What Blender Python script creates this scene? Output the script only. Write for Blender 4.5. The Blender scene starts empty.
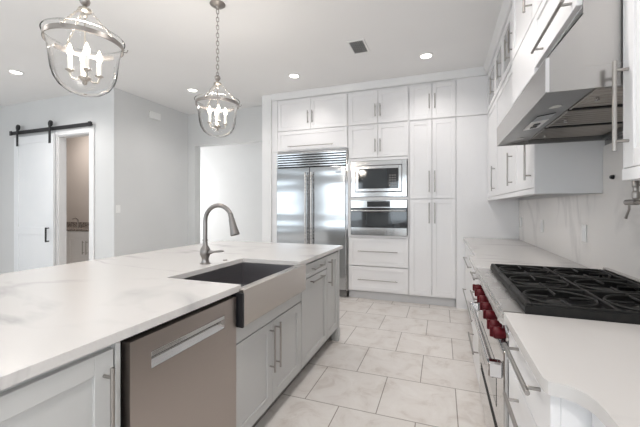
import bpy, math, random
from mathutils import Vector, Matrix
random.seed(4)
PI = math.pi
SC = bpy.context.scene
COL = SC.collection

# ------------------------------------------------------------------ camera
YAW = 0.3497
cd = bpy.data.cameras.new('camera'); cam = bpy.data.objects.new('camera', cd); COL.objects.link(cam)
cam.location = (0, 0, 1.30); cam.rotation_euler = (PI/2, 0, YAW)
cd.sensor_width = 36; cd.lens = 333.18/640*36; cd.shift_y = -6.17/640; cd.clip_start = 0.02
SC.camera = cam

# ------------------------------------------------------------------ world / light / exposure
w = bpy.data.worlds.new('world'); SC.world = w; w.use_nodes = True
bg = w.node_tree.nodes['Background']; bg.inputs[0].default_value = (0.72, 0.84, 1, 1); bg.inputs[1].default_value = 1.0
vs = SC.view_settings
vs.view_transform = 'Standard'; vs.look = 'None'; vs.gamma = 1; vs.use_curve_mapping = False
vs.exposure = 0.52

def area(name, loc, direction, sx, sy, power, col=(1, 1, 1)):
    l = bpy.data.lights.new(name, 'AREA'); l.shape = 'RECTANGLE'; l.size = sx; l.size_y = sy
    l.energy = power; l.color = col
    o = bpy.data.objects.new(name, l); COL.objects.link(o); o.location = loc
    o.rotation_euler = Vector(direction).to_track_quat('-Z', 'Y').to_euler()
    return o
DAY = (1.0, 0.98, 0.985)
# daylight at unseen windows: behind the camera; left, right and far-room ones added
area('window_daylight', (-1.05, -3.36, 1.5), (0, 1, 0), 1.5, 1.5, 16, (.92, .96, 1))
area('window_daylight', (-3.6, -3.36, 1.5), (0, 1, 0), 1.5, 1.5, 16, (.92, .96, 1))
area('window_daylight', (-6.2, -3.36, 1.5), (0, 1, 0), 1.5, 1.5, 11, (.92, .96, 1))
area('window_daylight', (-9.16, -0.2, 1.5), (1, 0, 0), 1.7, 1.5, 30, DAY)  # added lamp at the invented far left window
area('window_daylight', (-6.68, 6.05, 1.5), (1, 0, 0), 1.1, 1.8, 58, DAY)  # added lamp that brightens the room behind the opening
area('window_daylight', (1.06, -2.05, 1.5), (-1, 0, 0), 1.5, 1.5, 56, DAY)  # added side fill for the island fronts and side wall
SPOT_W = 50; PENDANT_W = 7

# ------------------------------------------------------------------ materials
def mat(name, col, rough=0.5, metal=0.0, **k):
    m = bpy.data.materials.new(name); m.use_nodes = True
    b = m.node_tree.nodes['Principled BSDF']
    b.inputs['Base Color'].default_value = (*col, 1); b.inputs['Roughness'].default_value = rough
    b.inputs['Metallic'].default_value = metal
    if 'spec' in k: b.inputs['Specular IOR Level'].default_value = k['spec']
    if 'coat' in k: b.inputs['Coat Weight'].default_value = k['coat']; b.inputs['Coat Roughness'].default_value = .05
    if 'emit' in k:
        b.inputs['Emission Color'].default_value = (*k.get('ecol', (1, 1, 1)), 1); b.inputs['Emission Strength'].default_value = k['emit']
    return m
def nodes(m): return m.node_tree.nodes, m.node_tree.links, m.node_tree.nodes['Principled BSDF']
def noisy(m, c1, c2, scale=3.0, stretch=(1, 1, 1), bump=0.0, rvar=None, detail=4):
    """procedural colour variation in world space"""
    N, L, b = nodes(m)
    g = N.new('ShaderNodeNewGeometry'); mp = N.new('ShaderNodeMapping'); mp.inputs['Scale'].default_value = stretch
    n = N.new('ShaderNodeTexNoise'); n.inputs['Scale'].default_value = scale; n.inputs['Detail'].default_value = detail
    r = N.new('ShaderNodeValToRGB'); r.color_ramp.elements[0].color = (*c1, 1); r.color_ramp.elements[1].color = (*c2, 1)
    r.color_ramp.elements[0].position = .35; r.color_ramp.elements[1].position = .65
    L.new(g.outputs['Position'], mp.inputs[0]); L.new(mp.outputs[0], n.inputs['Vector']); L.new(n.outputs[0], r.inputs[0]); L.new(r.outputs[0], b.inputs['Base Color'])
    if bump:
        bp = N.new('ShaderNodeBump'); bp.inputs['Strength'].default_value = bump; bp.inputs['Distance'].default_value = .01
        L.new(n.outputs[0], bp.inputs['Height']); L.new(bp.outputs[0], b.inputs['Normal'])
    if rvar:
        mr = N.new('ShaderNodeMapRange'); mr.inputs['To Min'].default_value = rvar[0]; mr.inputs['To Max'].default_value = rvar[1]
        L.new(n.outputs[0], mr.inputs['Value']); L.new(mr.outputs[0], b.inputs['Roughness'])
    return m
def quartz(name, base, vein, amt=.55):
    m = mat(name, base, .22); N, L, b = nodes(m)
    g = N.new('ShaderNodeNewGeometry'); mp = N.new('ShaderNodeMapping')
    mp.inputs['Rotation'].default_value = (.4, .3, .55); mp.inputs['Scale'].default_value = (.55, 1.6, .9)
    n = N.new('ShaderNodeTexNoise'); n.inputs['Scale'].default_value = 1.1; n.inputs['Detail'].default_value = 5; n.inputs['Distortion'].default_value = .5
    s = N.new('ShaderNodeMath'); s.operation = 'SUBTRACT'; s.inputs[1].default_value = .5
    a = N.new('ShaderNodeMath'); a.operation = 'ABSOLUTE'
    r = N.new('ShaderNodeMapRange'); r.inputs['From Min'].default_value = 0; r.inputs['From Max'].default_value = .035
    r.inputs['To Min'].default_value = amt; r.inputs['To Max'].default_value = 0
    n2 = N.new('ShaderNodeTexNoise'); n2.inputs['Scale'].default_value = 1.7
    r2 = N.new('ShaderNodeMapRange'); r2.inputs['From Min'].default_value = .42; r2.inputs['From Max'].default_value = .56
    mu = N.new('ShaderNodeMath'); mu.operation = 'MULTIPLY'
    mx = N.new('ShaderNodeMix'); mx.data_type = 'RGBA'; mx.inputs['A'].default_value = (*base, 1); mx.inputs['B'].default_value = (*vein, 1)
    L.new(g.outputs['Position'], mp.inputs[0]); L.new(mp.outputs[0], n.inputs['Vector']); L.new(g.outputs['Position'], n2.inputs['Vector'])
    L.new(n.outputs[0], s.inputs[0]); L.new(s.outputs[0], a.inputs[0]); L.new(a.outputs[0], r.inputs['Value'])
    L.new(n2.outputs[0], r2.inputs['Value']); L.new(r.outputs[0], mu.inputs[0]); L.new(r2.outputs[0], mu.inputs[1])
    L.new(mu.outputs[0], mx.inputs['Factor']); L.new(mx.outputs['Result'], b.inputs['Base Color'])
    return m
def steel(name, col, rough, stretch, bump=.03, wave=0.0):
    """brushed steel: fine grain streaks plus an optional slow buckle of the sheet"""
    m = mat(name, col, rough, 1.0); N, L, b = nodes(m)
    g = N.new('ShaderNodeNewGeometry'); mp = N.new('ShaderNodeMapping'); mp.inputs['Scale'].default_value = stretch
    n = N.new('ShaderNodeTexNoise'); n.inputs['Scale'].default_value = 1; n.inputs['Detail'].default_value = 3
    r = N.new('ShaderNodeMapRange'); r.inputs['To Min'].default_value = rough*.75; r.inputs['To Max'].default_value = rough*1.3
    L.new(g.outputs['Position'], mp.inputs[0]); L.new(mp.outputs[0], n.inputs['Vector']); L.new(n.outputs[0], r.inputs['Value']); L.new(r.outputs[0], b.inputs['Roughness'])
    bp = N.new('ShaderNodeBump'); bp.inputs['Strength'].default_value = bump; bp.inputs['Distance'].default_value = .002
    L.new(n.outputs[0], bp.inputs['Height'])
    if wave:
        n2 = N.new('ShaderNodeTexNoise'); n2.inputs['Scale'].default_value = 1; n2.inputs['Detail'].default_value = 0; m2 = N.new('ShaderNodeMapping'); m2.inputs['Scale'].default_value = (.9, .9, 7)
        b2 = N.new('ShaderNodeBump'); b2.inputs['Strength'].default_value = wave; b2.inputs['Distance'].default_value = .02
        L.new(g.outputs['Position'], m2.inputs[0]); L.new(m2.outputs[0], n2.inputs['Vector']); L.new(n2.outputs[0], b2.inputs['Height']); L.new(bp.outputs[0], b2.inputs['Normal']); L.new(b2.outputs[0], b.inputs['Normal'])
    else: L.new(bp.outputs[0], b.inputs['Normal'])
    return m
def thin_glass(name, tint=(1, 1, 1), gl=.12, rough=0.0):
    m = bpy.data.materials.new(name); m.use_nodes = True; N, L = m.node_tree.nodes, m.node_tree.links
    N.clear(); o = N.new('ShaderNodeOutputMaterial'); t = N.new('ShaderNodeBsdfTransparent'); t.inputs[0].default_value = (*tint, 1)
    g = N.new('ShaderNodeBsdfGlossy'); g.inputs['Roughness'].default_value = rough
    lw = N.new('ShaderNodeLayerWeight'); lw.inputs['Blend'].default_value = gl
    mx = N.new('ShaderNodeMixShader'); L.new(lw.outputs['Fresnel'], mx.inputs[0]); L.new(t.outputs[0], mx.inputs[1]); L.new(g.outputs[0], mx.inputs[2]); L.new(mx.outputs[0], o.inputs[0])
    return m

M = {}
M['wall'] = noisy(mat('wall_paint', (.7, .7, .7), .6), (.67, .675, .675), (.70, .705, .705), 1.2)
M['ceil'] = noisy(mat('ceiling_paint', (.75, .75, .75), .75), (.84, .835, .83), (.86, .855, .85), 1.0)
M['bath'] = noisy(mat('bath_paint', (.6, .55, .52), .7), (.50, .455, .43), (.53, .485, .46), 1.5)
M['white'] = noisy(mat('white_lacquer', (.8, .8, .81), .32), (.85, .845, .855), (.87, .865, .87), 2)
M['trim'] = noisy(mat('trim_paint', (.8, .8, .8), .4), (.80, .80, .805), (.83, .83, .83), 2)
M['barn'] = noisy(mat('barn_door_paint', (.8, .8, .8), .4), (.80, .82, .84), (.83, .845, .86), 2)
M['grey'] = noisy(mat('grey_lacquer', (.5, .5, .49), .36), (.50, .50, .492), (.525, .525, .517), 2)
M['toe'] = mat('toe_kick_grey', (.20, .19, .18), .6)
M['plinth'] = mat('white_plinth', (.62, .62, .63), .5)
M['quartz'] = quartz('white_quartz', (.62, .60, .585), (.36, .355, .36), .6)
M['splash'] = quartz('backsplash_quartz', (.82, .79, .765), (.46, .44, .44), .35)
M['granite'] = noisy(mat('speckled_granite', (.2, .17, .15), .2), (.08, .065, .06), (.34, .30, .27), 38)
M['steel'] = steel('brushed_steel', (.62, .60, .58), .26, (3, 3, 260))
M['steelx'] = steel('brushed_steel_appliance', (.56, .56, .56), .13, (4, 4, 200), .02, .10)
M['fridge'] = steel('fridge_steel', (.52, .53, .54), .15, (3, 3, 220), .02, .30)
M['dw'] = steel('dishwasher_steel', (.43, .385, .355), .32, (2, 2, 400), .012)
M['apron'] = steel('apron_steel', (.60, .56, .52), .24, (2, 2, 400), .010)
M['basin'] = steel('basin_steel', (.32, .31, .32), .33, (90, 3, 90))
M['hood'] = steel('hood_steel', (.42, .41, .40), .24, (2, 2, 300), .008)
M['hooddark'] = steel('hood_underside_steel', (.30, .30, .30), .35, (3, 160, 3))
M['baffle'] = steel('baffle_steel', (.42, .39, .36), .35, (3, 60, 3))
M['nickel'] = mat('brushed_nickel', (.38, .36, .34), .32, 1)
M['faucet'] = mat('faucet_nickel', (.25, .235, .225), .33, 1)
M['pewter'] = mat('pendant_pewter', (.36, .335, .315), .35, 1)
M['silver'] = mat('pendant_silver_leaf', (.48, .45, .41), .35, 1)
M['chrome'] = mat('chrome', (.75, .75, .76), .08, 1)
M['iron'] = noisy(mat('cast_iron', (.02, .02, .02), .45, spec=.35), (.007, .007, .007), (.016, .015, .014), 60, rvar=(.45, .65))
M['black'] = mat('black_metal', (.012, .012, .014), .4)
M['gasket'] = mat('black_gasket', (.01, .01, .01), .7)
M['enamel'] = mat('black_enamel_cooktop', (.012, .012, .013), .45, spec=.3)
M['red'] = mat('red_knob', (.085, .002, .006), .42, spec=.25)
M['bglass'] = mat('black_glass', (.012, .014, .018), .05, coat=.6)
M['ovenwin'] = mat('oven_window_glass', (.025, .03, .035), .06, coat=.6)
M['lens'] = mat('lamp_lens', (.6, .6, .58), .2)
M['slat'] = mat('vent_slat', (.45, .45, .45), .5)
M['plastic'] = mat('white_plastic', (.85, .85, .84), .35)
M['candle'] = mat('candle_sleeve', (.85, .83, .78), .5)
M['bulb'] = mat('lit_bulb', (1, .9, .75), .3, emit=7, ecol=(1, .86, .68))
M['can'] = mat('lit_downlight', (1, .95, .9), .3, emit=5, ecol=(1, .95, .88))
M['glass'] = thin_glass('clear_glass', (.985, .985, .985), .12)
M['pane'] = thin_glass('window_glass', (.98, 1, 1), .1)
M['greyglass'] = mat('frosted_cabinet_glass', (.50, .50, .51), .18)
M['inside'] = mat('cabinet_interior', (.45, .45, .45), .6)
M['outside'] = mat('outdoor_ground', (.35, .4, .3), .9)

def tile_mat():
    m = mat('stone_floor_tile', (.7, .66, .6), .35); N, L, b = nodes(m)
    g = N.new('ShaderNodeNewGeometry'); mp = N.new('ShaderNodeMapping')
    mp.inputs['Location'].default_value = (.63 + 48, -2.09 + 48.7, 0)
    br = N.new('ShaderNodeTexBrick'); br.offset = .5; br.inputs['Scale'].default_value = 1
    br.inputs['Brick Width'].default_value = .482; br.inputs['Row Height'].default_value = .487
    br.inputs['Mortar Size'].default_value = .0035; br.inputs['Mortar Smooth'].default_value = .1; br.inputs['Bias'].default_value = 0
    mp.inputs['Location'].default_value = (.63 + .482*20, -2.09 + .487*20, 0)
    n = N.new('ShaderNodeTexNoise'); n.inputs['Scale'].default_value = 5.5; n.inputs['Detail'].default_value = 9; n.inputs['Distortion'].default_value = .8; n.inputs['Roughness'].default_value = .65
    r = N.new('ShaderNodeValToRGB'); e = r.color_ramp.elements
    e[0].position = .30; e[0].color = (.62, .565, .52, 1); e[1].position = .68; e[1].color = (.82, .79, .76, 1)
    x = e.new(.47); x.color = (.76, .72, .685, 1)
    mt = N.new('ShaderNodeMix'); mt.data_type = 'RGBA'; mt.blend_type = 'MULTIPLY'; mt.inputs['Factor'].default_value = 1
    br.inputs['Color1'].default_value = (1, 1, 1, 1); br.inputs['Color2'].default_value = (.93, .93, .93, 1); br.inputs['Mortar'].default_value = (.40, .37, .34, 1)
    L.new(g.outputs['Position'], mp.inputs[0]); L.new(mp.outputs[0], br.inputs['Vector']); L.new(g.outputs['Position'], n.inputs['Vector'])
    L.new(n.outputs[0], r.inputs[0]); L.new(r.outputs[0], mt.inputs['A']); L.new(br.outputs['Color'], mt.inputs['B']); L.new(mt.outputs['Result'], b.inputs['Base Color'])
    bp = N.new('ShaderNodeBump'); bp.invert = True; bp.inputs['Strength'].default_value = .4; bp.inputs['Distance'].default_value = .003
    L.new(br.outputs['Fac'], bp.inputs['Height']); L.new(bp.outputs[0], b.inputs['Normal'])
    return m
M['tile'] = tile_mat()

# ------------------------------------------------------------------ mesh helpers
class MB:
    def __init__(s): s.v = []; s.f = []
    def add(s, vs, fs):
        n = len(s.v); s.v += [tuple(v) for v in vs]; s.f += [tuple(i+n for i in f) for f in fs]; return s
    def box(s, x0, x1, y0, y1, z0, z1, b=0.0):
        if x0 > x1: x0, x1 = x1, x0
        if y0 > y1: y0, y1 = y1, y0
        if z0 > z1: z0, z1 = z1, z0
        b = min(b, (x1-x0)*.45, (y1-y0)*.45, (z1-z0)*.45)
        if b <= 0:
            return s.add([(x0,y0,z0),(x1,y0,z0),(x1,y1,z0),(x0,y1,z0),(x0,y0,z1),(x1,y0,z1),(x1,y1,z1),(x0,y1,z1)],
                         [(0,3,2,1),(4,5,6,7),(0,1,5,4),(1,2,6,5),(2,3,7,6),(3,0,4,7)])
        V = []; idx = {}
        lo = (x0, y0, z0); hi = (x1, y1, z1)
        for a in (0, 1):
            for c in (0, 1):
                for d in (0, 1):
                    sgn = (a, c, d)
                    for ax in range(3):
                        p = []
                        for k in range(3):
                            base = hi[k] if sgn[k] else lo[k]
                            p.append(base if k == ax else base + (-b if sgn[k] else b))
                        idx[(sgn, ax)] = len(V); V.append(p)
        F = []
        def q(*k): F.append([idx[i] for i in k])
        for ax in range(3):
            o = [k for k in range(3) if k != ax]
            for sg in (0, 1):
                def c(i, j):
                    t = [0, 0, 0]; t[ax] = sg; t[o[0]] = i; t[o[1]] = j; return tuple(t)
                q((c(0,0),ax),(c(1,0),ax),(c(1,1),ax),(c(0,1),ax))
            for i in (0, 1):
                for j in (0, 1):
                    t0 = [0,0,0]; t0[o[0]] = i; t0[o[1]] = j; t1 = list(t0); t1[ax] = 1
                    t0 = tuple(t0); t1 = tuple(t1)
                    q((t0,o[0]),(t1,o[0]),(t1,o[1]),(t0,o[1]))
        for a in (0,1):
            for c_ in (0,1):
                for d in (0,1): q(((a,c_,d),0),((a,c_,d),1),((a,c_,d),2))
        return s.add(V, F)
    def tube(s, pts, r, n=10, cap=True, closed=False):
        pts = [Vector(p) for p in pts]; N = len(pts)
        rr = r if isinstance(r, (list, tuple)) else [r]*N
        T = []
        for i in range(N):
            if closed: t = pts[(i+1) % N]-pts[i-1]
            else: t = pts[min(i+1, N-1)]-pts[max(i-1, 0)]
            T.append(t.normalized())
        up = Vector((0,0,1)) if abs(T[0].z) < .9 else Vector((1,0,0))
        a = T[0].cross(up).normalized(); V = []; F = []
        for i in range(N):
            a = (a - T[i]*a.dot(T[i])).normalized(); b = T[i].cross(a)
            for k in range(n):
                t = 2*PI*k/n; V.append(pts[i] + (a*math.cos(t)+b*math.sin(t))*rr[i])
        for i in range(N if closed else N-1):
            j = (i+1) % N
            for k in range(n):
                F.append((i*n+k, i*n+(k+1)%n, j*n+(k+1)%n, j*n+k))
        if cap and not closed:
            F.append(tuple(range(n-1, -1, -1))); F.append(tuple((N-1)*n+k for k in range(n)))
        return s.add(V, F)
    def lathe(s, prof, c=(0,0,0), n=24, axis=(0,0,1)):
        q = Vector((0,0,1)).rotation_difference(Vector(axis)).to_matrix(); c = Vector(c); V = []; F = []
        for r, z in prof:
            for k in range(n):
                t = 2*PI*k/n; V.append(c + q @ Vector((max(r,1e-5)*math.cos(t), max(r,1e-5)*math.sin(t), z)))
        for i in range(len(prof)-1):
            for k in range(n): F.append((i*n+k, i*n+(k+1)%n, (i+1)*n+(k+1)%n, (i+1)*n+k))
        return s.add(V, F)
    def prism(s, poly, z0, z1, plane='xy'):
        n = len(poly)
        def m(p, z): return (p[0], p[1], z) if plane == 'xy' else ((p[0], z, p[1]) if plane == 'xz' else (z, p[0], p[1]))
        V = [m(p, z0) for p in poly] + [m(p, z1) for p in poly]
        F = [tuple(range(n-1,-1,-1)), tuple(range(n, 2*n))] + [(i, (i+1)%n, n+(i+1)%n, n+i) for i in range(n)]
        return s.add(V, F)
    def shaker(s, axis, face, out, a0, a1, z0, z1, t=.02, rail=.055, rec=.007, bev=.0015):
        """shaker front. axis 'x': width runs along X, front faces +-Y; axis 'y': runs along Y, faces +-X.
        face = coordinate of the back of the door, out = +-1 direction the door faces"""
        F1 = face + out*t; F2 = F1 - out*rec
        def B(a, b, z, zz, f0, f1, bv=0.0):
            if axis == 'x': s.box(a, b, f0, f1, z, zz, bv)
            else: s.box(f0, f1, a, b, z, zz, bv)
        r = min(rail, (a1-a0)*.3, (z1-z0)*.3)
        B(a0, a0+r, z0, z1, face, F1, bev); B(a1-r, a1, z0, z1, face, F1, bev)
        B(a0+r, a1-r, z1-r, z1, face, F1, bev); B(a0+r, a1-r, z0, z0+r, face, F1, bev)
        B(a0+r-.001, a1-r+.001, z0+r-.001, z1-r+.001, face, F2)
        return s
    def slab(s, axis, face, out, a0, a1, z0, z1, t=.02, bev=.0015):
        if axis == 'x': s.box(a0, a1, face, face+out*t, z0, z1, bev)
        else: s.box(face, face+out*t, a0, a1, z0, z1, bev)
        return s
    def pull(s, p0, p1, out, so=.035, r=.0062, inset=.03):
        p0, p1, out = Vector(p0), Vector(p1), Vector(out); d = (p1-p0).normalized()
        s.tube([p0+out*so, p1+out*so], r, 12)
        for p in (p0+d*inset, p1-d*inset): s.tube([p, p+out*(so)], r*.8, 8)
        return s

def build(name, mb, m, parent=None, loc=(0,0,0)):
    me = bpy.data.meshes.new(name); L = Vector(loc)
    me.from_pydata([tuple(Vector(v)-L) for v in mb.v], [], mb.f)
    import bmesh
    bm = bmesh.new(); bm.from_mesh(me); bmesh.ops.recalc_face_normals(bm, faces=bm.faces); bm.to_mesh(me); bm.free()
    me.polygons.foreach_set('use_smooth', [True]*len(me.polygons)); me.set_sharp_from_angle(angle=math.radians(32))
    me.materials.append(m)
    o = bpy.data.objects.new(name, me); COL.objects.link(o)
    if parent: o.parent = parent
    else: o.location = L
    return o
class Thing:
    def __init__(s, name, label, cat, loc, group=None):
        s.r = bpy.data.objects.new(name, None); COL.objects.link(s.r); s.r.location = loc; s.loc = loc
        s.r.empty_display_size = .1
        s.r['label'] = label; s.r['category'] = cat
        if group: s.r['group'] = group
    def part(s, name, mb, m, parent=None, label=None):
        o = build(name, mb, m, parent or s.r, s.loc)
        if label: o['label'] = label
        return o
def single(name, mb, m, label, cat, group=None, loc=None):
    if loc is None:
        xs = list(zip(*mb.v)); loc = ((min(xs[0])+max(xs[0]))/2, (min(xs[1])+max(xs[1]))/2, min(xs[2]))
    o = build(name, mb, m, None, loc); o['label'] = label; o['category'] = cat
    if group: o['group'] = group
    return o
def struct(name, mb, m, parent=None):
    o = build(name, mb, m, parent)
    if not parent: o['kind'] = 'structure'
    return o
def copy_tree(o, parent=None):
    c = o.copy(); COL.objects.link(c)
    if parent: c.parent = parent
    for ch in [x for x in bpy.data.objects if x.parent == o]: copy_tree(ch, c)
    return c

# ------------------------------------------------------------------ the room
H = 3.05
XW = .90                # right wall
YP = 4.63               # face of the tall cabinets
struct('floor', MB().box(-9.2, 1.1, -3.4, 6.9, -.1, 0), M['tile'])
struct('ceiling', MB().box(-9.2, 1.1, -3.4, 6.9, H, H+.1), M['ceil'])

struct('wall_pantry', MB().box(-2.485, XW, 5.25, 5.40, 0, H), M['wall'])
struct('wall_stub', MB().box(-2.645, -2.487, 4.60, 5.40, 0, H), M['trim'])
op = MB().box(-4.49, -4.33, 5.05, 5.20, 0, H).box(-4.33, -2.645, 5.05, 5.20, 2.45, H)
struct('wall_opening', op, M['wall'])
struct('wall_side', MB().box(-4.62, -4.49, 3.54, 5.20, 0, H), M['wall'])
OX0, OX1, OZ = -5.71, -4.985, 2.43
struct('wall_barn', MB().box(-9.05, OX0, 3.54, 3.65, 0, H).box(OX1, -4.62, 3.54, 3.65, 0, H).box(OX0, OX1, 3.54, 3.65, OZ, H), M['wall'])
struct('wall_bath_back', MB().box(-9.05, -4.62, 5.08, 5.20, 0, H), M['bath'])
struct('wall_bath_left', MB().box(-9.05, -8.95, 3.65, 5.08, 0, H), M['bath'])
struct('wall_far', MB().box(-6.65, -1.45, 6.7, 6.85, 0, H), M['wall'])
struct('wall_far_right', MB().box(-1.6, -1.45, 5.40, 6.7, 0, H), M['wall'])
def window_wall(name, axis, c0, c1, a0, a1, holes, z0, z1):
    b = MB(); cur = a0
    def B(p, q, z, zz):
        if q-p < 1e-4: return
        b.box(p, q, c0, c1, z, zz) if axis == 'x' else b.box(c0, c1, p, q, z, zz)
    for h0, h1 in holes:
        B(cur, h0, 0, H); B(h0, h1, 0, z0); B(h0, h1, z1, H); cur = h1
    B(cur, a1, 0, H); struct(name, b, M['wall'])
wi = [0]
def window(axis, c, a0, a1, z0, z1):
    wi[0] += 1; g = MB()
    def B(mb, p, q, z, zz, t):
        mb.box(p, q, c-t, c+t, z, zz, .002) if axis == 'x' else mb.box(c-t, c+t, p, q, z, zz, .002)
    mid = (a0+a1)/2
    B(g, a0, a0+.05, z0, z1, .03); B(g, a1-.05, a1, z0, z1, .03); B(g, a0+.05, a1-.05, z0, z0+.05, .03); B(g, a0+.05, a1-.05, z1-.05, z1, .03)
    B(g, a0+.05, a1-.05, 1.28, 1.36, .02); B(g, mid-.02, mid+.02, z0+.05, z1-.05, .018)
    fr = struct('window_%d' % wi[0], g, M['trim'])
    p = MB(); B(p, a0+.05, a1-.05, z0+.05, z1-.05, .003); struct('window_pane', p, M['pane'], fr)
WH = [(-7.0, -5.4), (-4.4, -2.8), (-1.85, -.25)]
window_wall('wall_behind', 'x', -3.35, -3.2, -9.05, XW, WH, .72, 2.3)
for a, b in WH: window('x', -3.28, a, b, .72, 2.3)
window_wall('wall_left', 'y', -9.15, -9.0, -3.35, 3.54, [(-1.1, .7)], .72, 2.3)
window('y', -9.08, -1.1, .7, .72, 2.3)  # unseen left window, its place made up
window_wall('wall_right', 'y', XW, XW+.15, -3.35, 5.4, [(-2.9, -1.2)], .72, 2.3)
window('y', XW+.07, -2.9, -1.2, .72, 2.3)  # unseen window added so side light reaches the island fronts
window_wall('wall_far_left', 'y', -6.65, -6.5, 5.20, 6.7, [(5.5, 6.6)], .5, 2.5)
window('y', -6.58, 5.5, 6.6, .5, 2.5)  # unseen window added to light the far room
# baseboards
struct('baseboard_side', MB().box(-4.49, -4.475, 3.525, 5.05, 0, .14, .003), M['trim'])
struct('baseboard_barn', MB().box(-9.0, OX0-.11, 3.525, 3.54, 0, .14, .003).box(OX1+.11, -4.49, 3.525, 3.54, 0, .14, .003), M['trim'])
struct('baseboard_far', MB().box(-6.5, -1.6, 6.685, 6.7, 0, .14, .003), M['trim'])
struct('baseboard_left', MB().box(-9.0, -8.985, -3.2, 3.525, 0, .14, .003), M['trim'])
struct('baseboard_behind', MB().box(-8.985, XW, -3.2, -3.185, 0, .14, .003), M['trim'])
# barn door casing and jamb
cs = MB().box(OX0-.10, OX0, 3.518, 3.54, 0, OZ+.10, .003).box(OX1, OX1+.10, 3.518, 3.54, 0, OZ+.10, .003).box(OX0, OX1, 3.518, 3.54, OZ, OZ+.10, .003)
cs.box(OX0, OX0+.014, 3.54, 3.655, 0, OZ-.014).box(OX1-.014, OX1, 3.54, 3.655, 0, OZ-.014).box(OX0, OX1, 3.54, 3.655, OZ-.014, OZ)
struct('trim_1', cs, M['trim'])
# crown and filler above the cabinets
def crown(poly_pts): pass
cr = MB().prism([(YP-.005, 2.955), (YP-.015, 2.96), (YP-.05, H-.012), (YP-.05, H), (YP+.10, H), (YP+.10, 2.955)], -2.485, .54, 'yz')
struct('trim_2', cr, M['trim'])
c2 = MB().prism([(.535, 2.955), (.525, 2.96), (.49, H-.012), (.49, H), (.64, H), (.64, 2.955)], 2.40, YP-.05, 'xz')
struct('trim_3', c2, M['trim'])
c3 = MB().prism([(.415, 2.955), (.405, 2.96), (.37, H-.012), (.37, H), (.64, H), (.64, 2.955)], 1.32, 2.40, 'xz')
struct('trim_4', c3, M['trim'])
c4 = MB().prism([(.535, 2.955), (.525, 2.96), (.49, H-.012), (.49, H), (.64, H), (.64, 2.955)], -.6, 1.318, 'xz')
struct('trim_5', c4, M['trim'])

# ------------------------------------------------------------------ tall cabinet wall
def carcass(x0, x1, y0, y1, z0, z1, shelves=(), t=.018, back=True):
    b = MB().box(x0, x0+t, y0, y1, z0, z1).box(x1-t, x1, y0, y1, z0, z1)
    for z in [z0, z1-t]+list(shelves): b.box(x0+t, x1-t, y0, y1, z, z+t)
    if back: b.box(x0+t, x1-t, y1-.01, y1, z0+t, z1-t)
    return b
YB = 5.24
G = .0025
def doors_x(T, xs, z0, z1, handle, rail=.055):
    """fronts on the tall wall between the x stops; handle(i) -> list of (p0,p1)"""
    for i in range(len(xs)-1):
        d = T.part('door', MB().shaker('x', YP+.02, -1, xs[i]+G, xs[i+1]-G, z0+G, z1-G, rail=rail), M['white'])
        for p0, p1 in handle(i): T.part('handle', MB().pull(p0, p1, (0,-1,0), inset=.025), M['nickel'], d)
def vh(x, z0, z1): return [((x, YP, z0), (x, YP, z1))]
# above the fridge
XA, XB, XC, XD = -2.39, -1.262, -.4127, .175
t = Thing('fridge_cabinet', 'white cabinet above the steel fridge with two upper doors and a lift-up panel', 'cabinet', ((XA+XB)/2, YP, 2.15))
t.part('body', carcass(XA-.08, XB-.001, YP+.02, YB, 2.15, 2.953, [2.46]).box(XA-.095, XA-.002, YP, YP+.02, 2.15, 2.953), M['white'])
mid = -1.843
doors_x(t, [XA, mid, XB-.01], 2.47, 2.94, lambda i: vh(mid-.035 if i == 0 else mid+.035, 2.56, 2.745))
d = t.part('lift_panel', MB().shaker('x', YP+.02, -1, XA+G, XB-.0125, 2.165, 2.462), M['white'])
t.part('handle', MB().pull((-2.20, YP, 2.222), (-1.48, YP, 2.222), (0,-1,0)), M['nickel'], d)
single('filler_panel', MB().box(XA-.095, XA-.002, YP, YB, 0, 2.148, .002), M['white'], 'narrow white end panel left of the steel fridge', 'panel')
# fridge
t = Thing('refrigerator', 'wide built-in stainless fridge with two tall doors and louvred top', 'refrigerator', ((XA+XB)/2, YP, 0))
FX0, FX1, FS = -2.385, -1.285, -1.842
t.part('body', MB().box(FX0, FX1, YP+.01, YB-.01, .10, 2.14), M['gasket'])
t.part('side_trim', MB().box(FX1+.001, FX1+.018, YP-.01, YP+.02, .10, 2.14), M['steelx'])
g = MB().box(FX0, FX1, YP-.01, YP+.009, 2.12, 2.14, .002)
for i in range(6):
    z = 1.912+i*.036
    g.prism([(YP-.030, z+.002), (YP-.032, z+.016), (YP-.022, z+.027), (YP+.004, z+.032), (YP+.004, z)], FX0, FX1, 'yz')
t.part('grille', g, M['steelx'])
for x0, x1, hx in ((FX0, FS-.004, FS-.045), (FS+.004, FX1, FS+.045)):
    d = t.part('door', MB().box(x0, x1, YP-.04, YP+.008, .115, 1.895, .006), M['fridge'])
    t.part('handle', MB().pull((hx, YP-.04, .30), (hx, YP-.04, 1.82), (0,-1,0), .055, .014, .05), M['steel'], d)
    if x0 > FS: t.part('badge', MB().box(x1-.15, x1-.07, YP-.0425, YP-.0401, 1.80, 1.812), M['black'], d)
t.part('toe_grille', MB().box(FX0, FX1, YP+.02, YP+.04, .005, .098), M['toe'])
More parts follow.
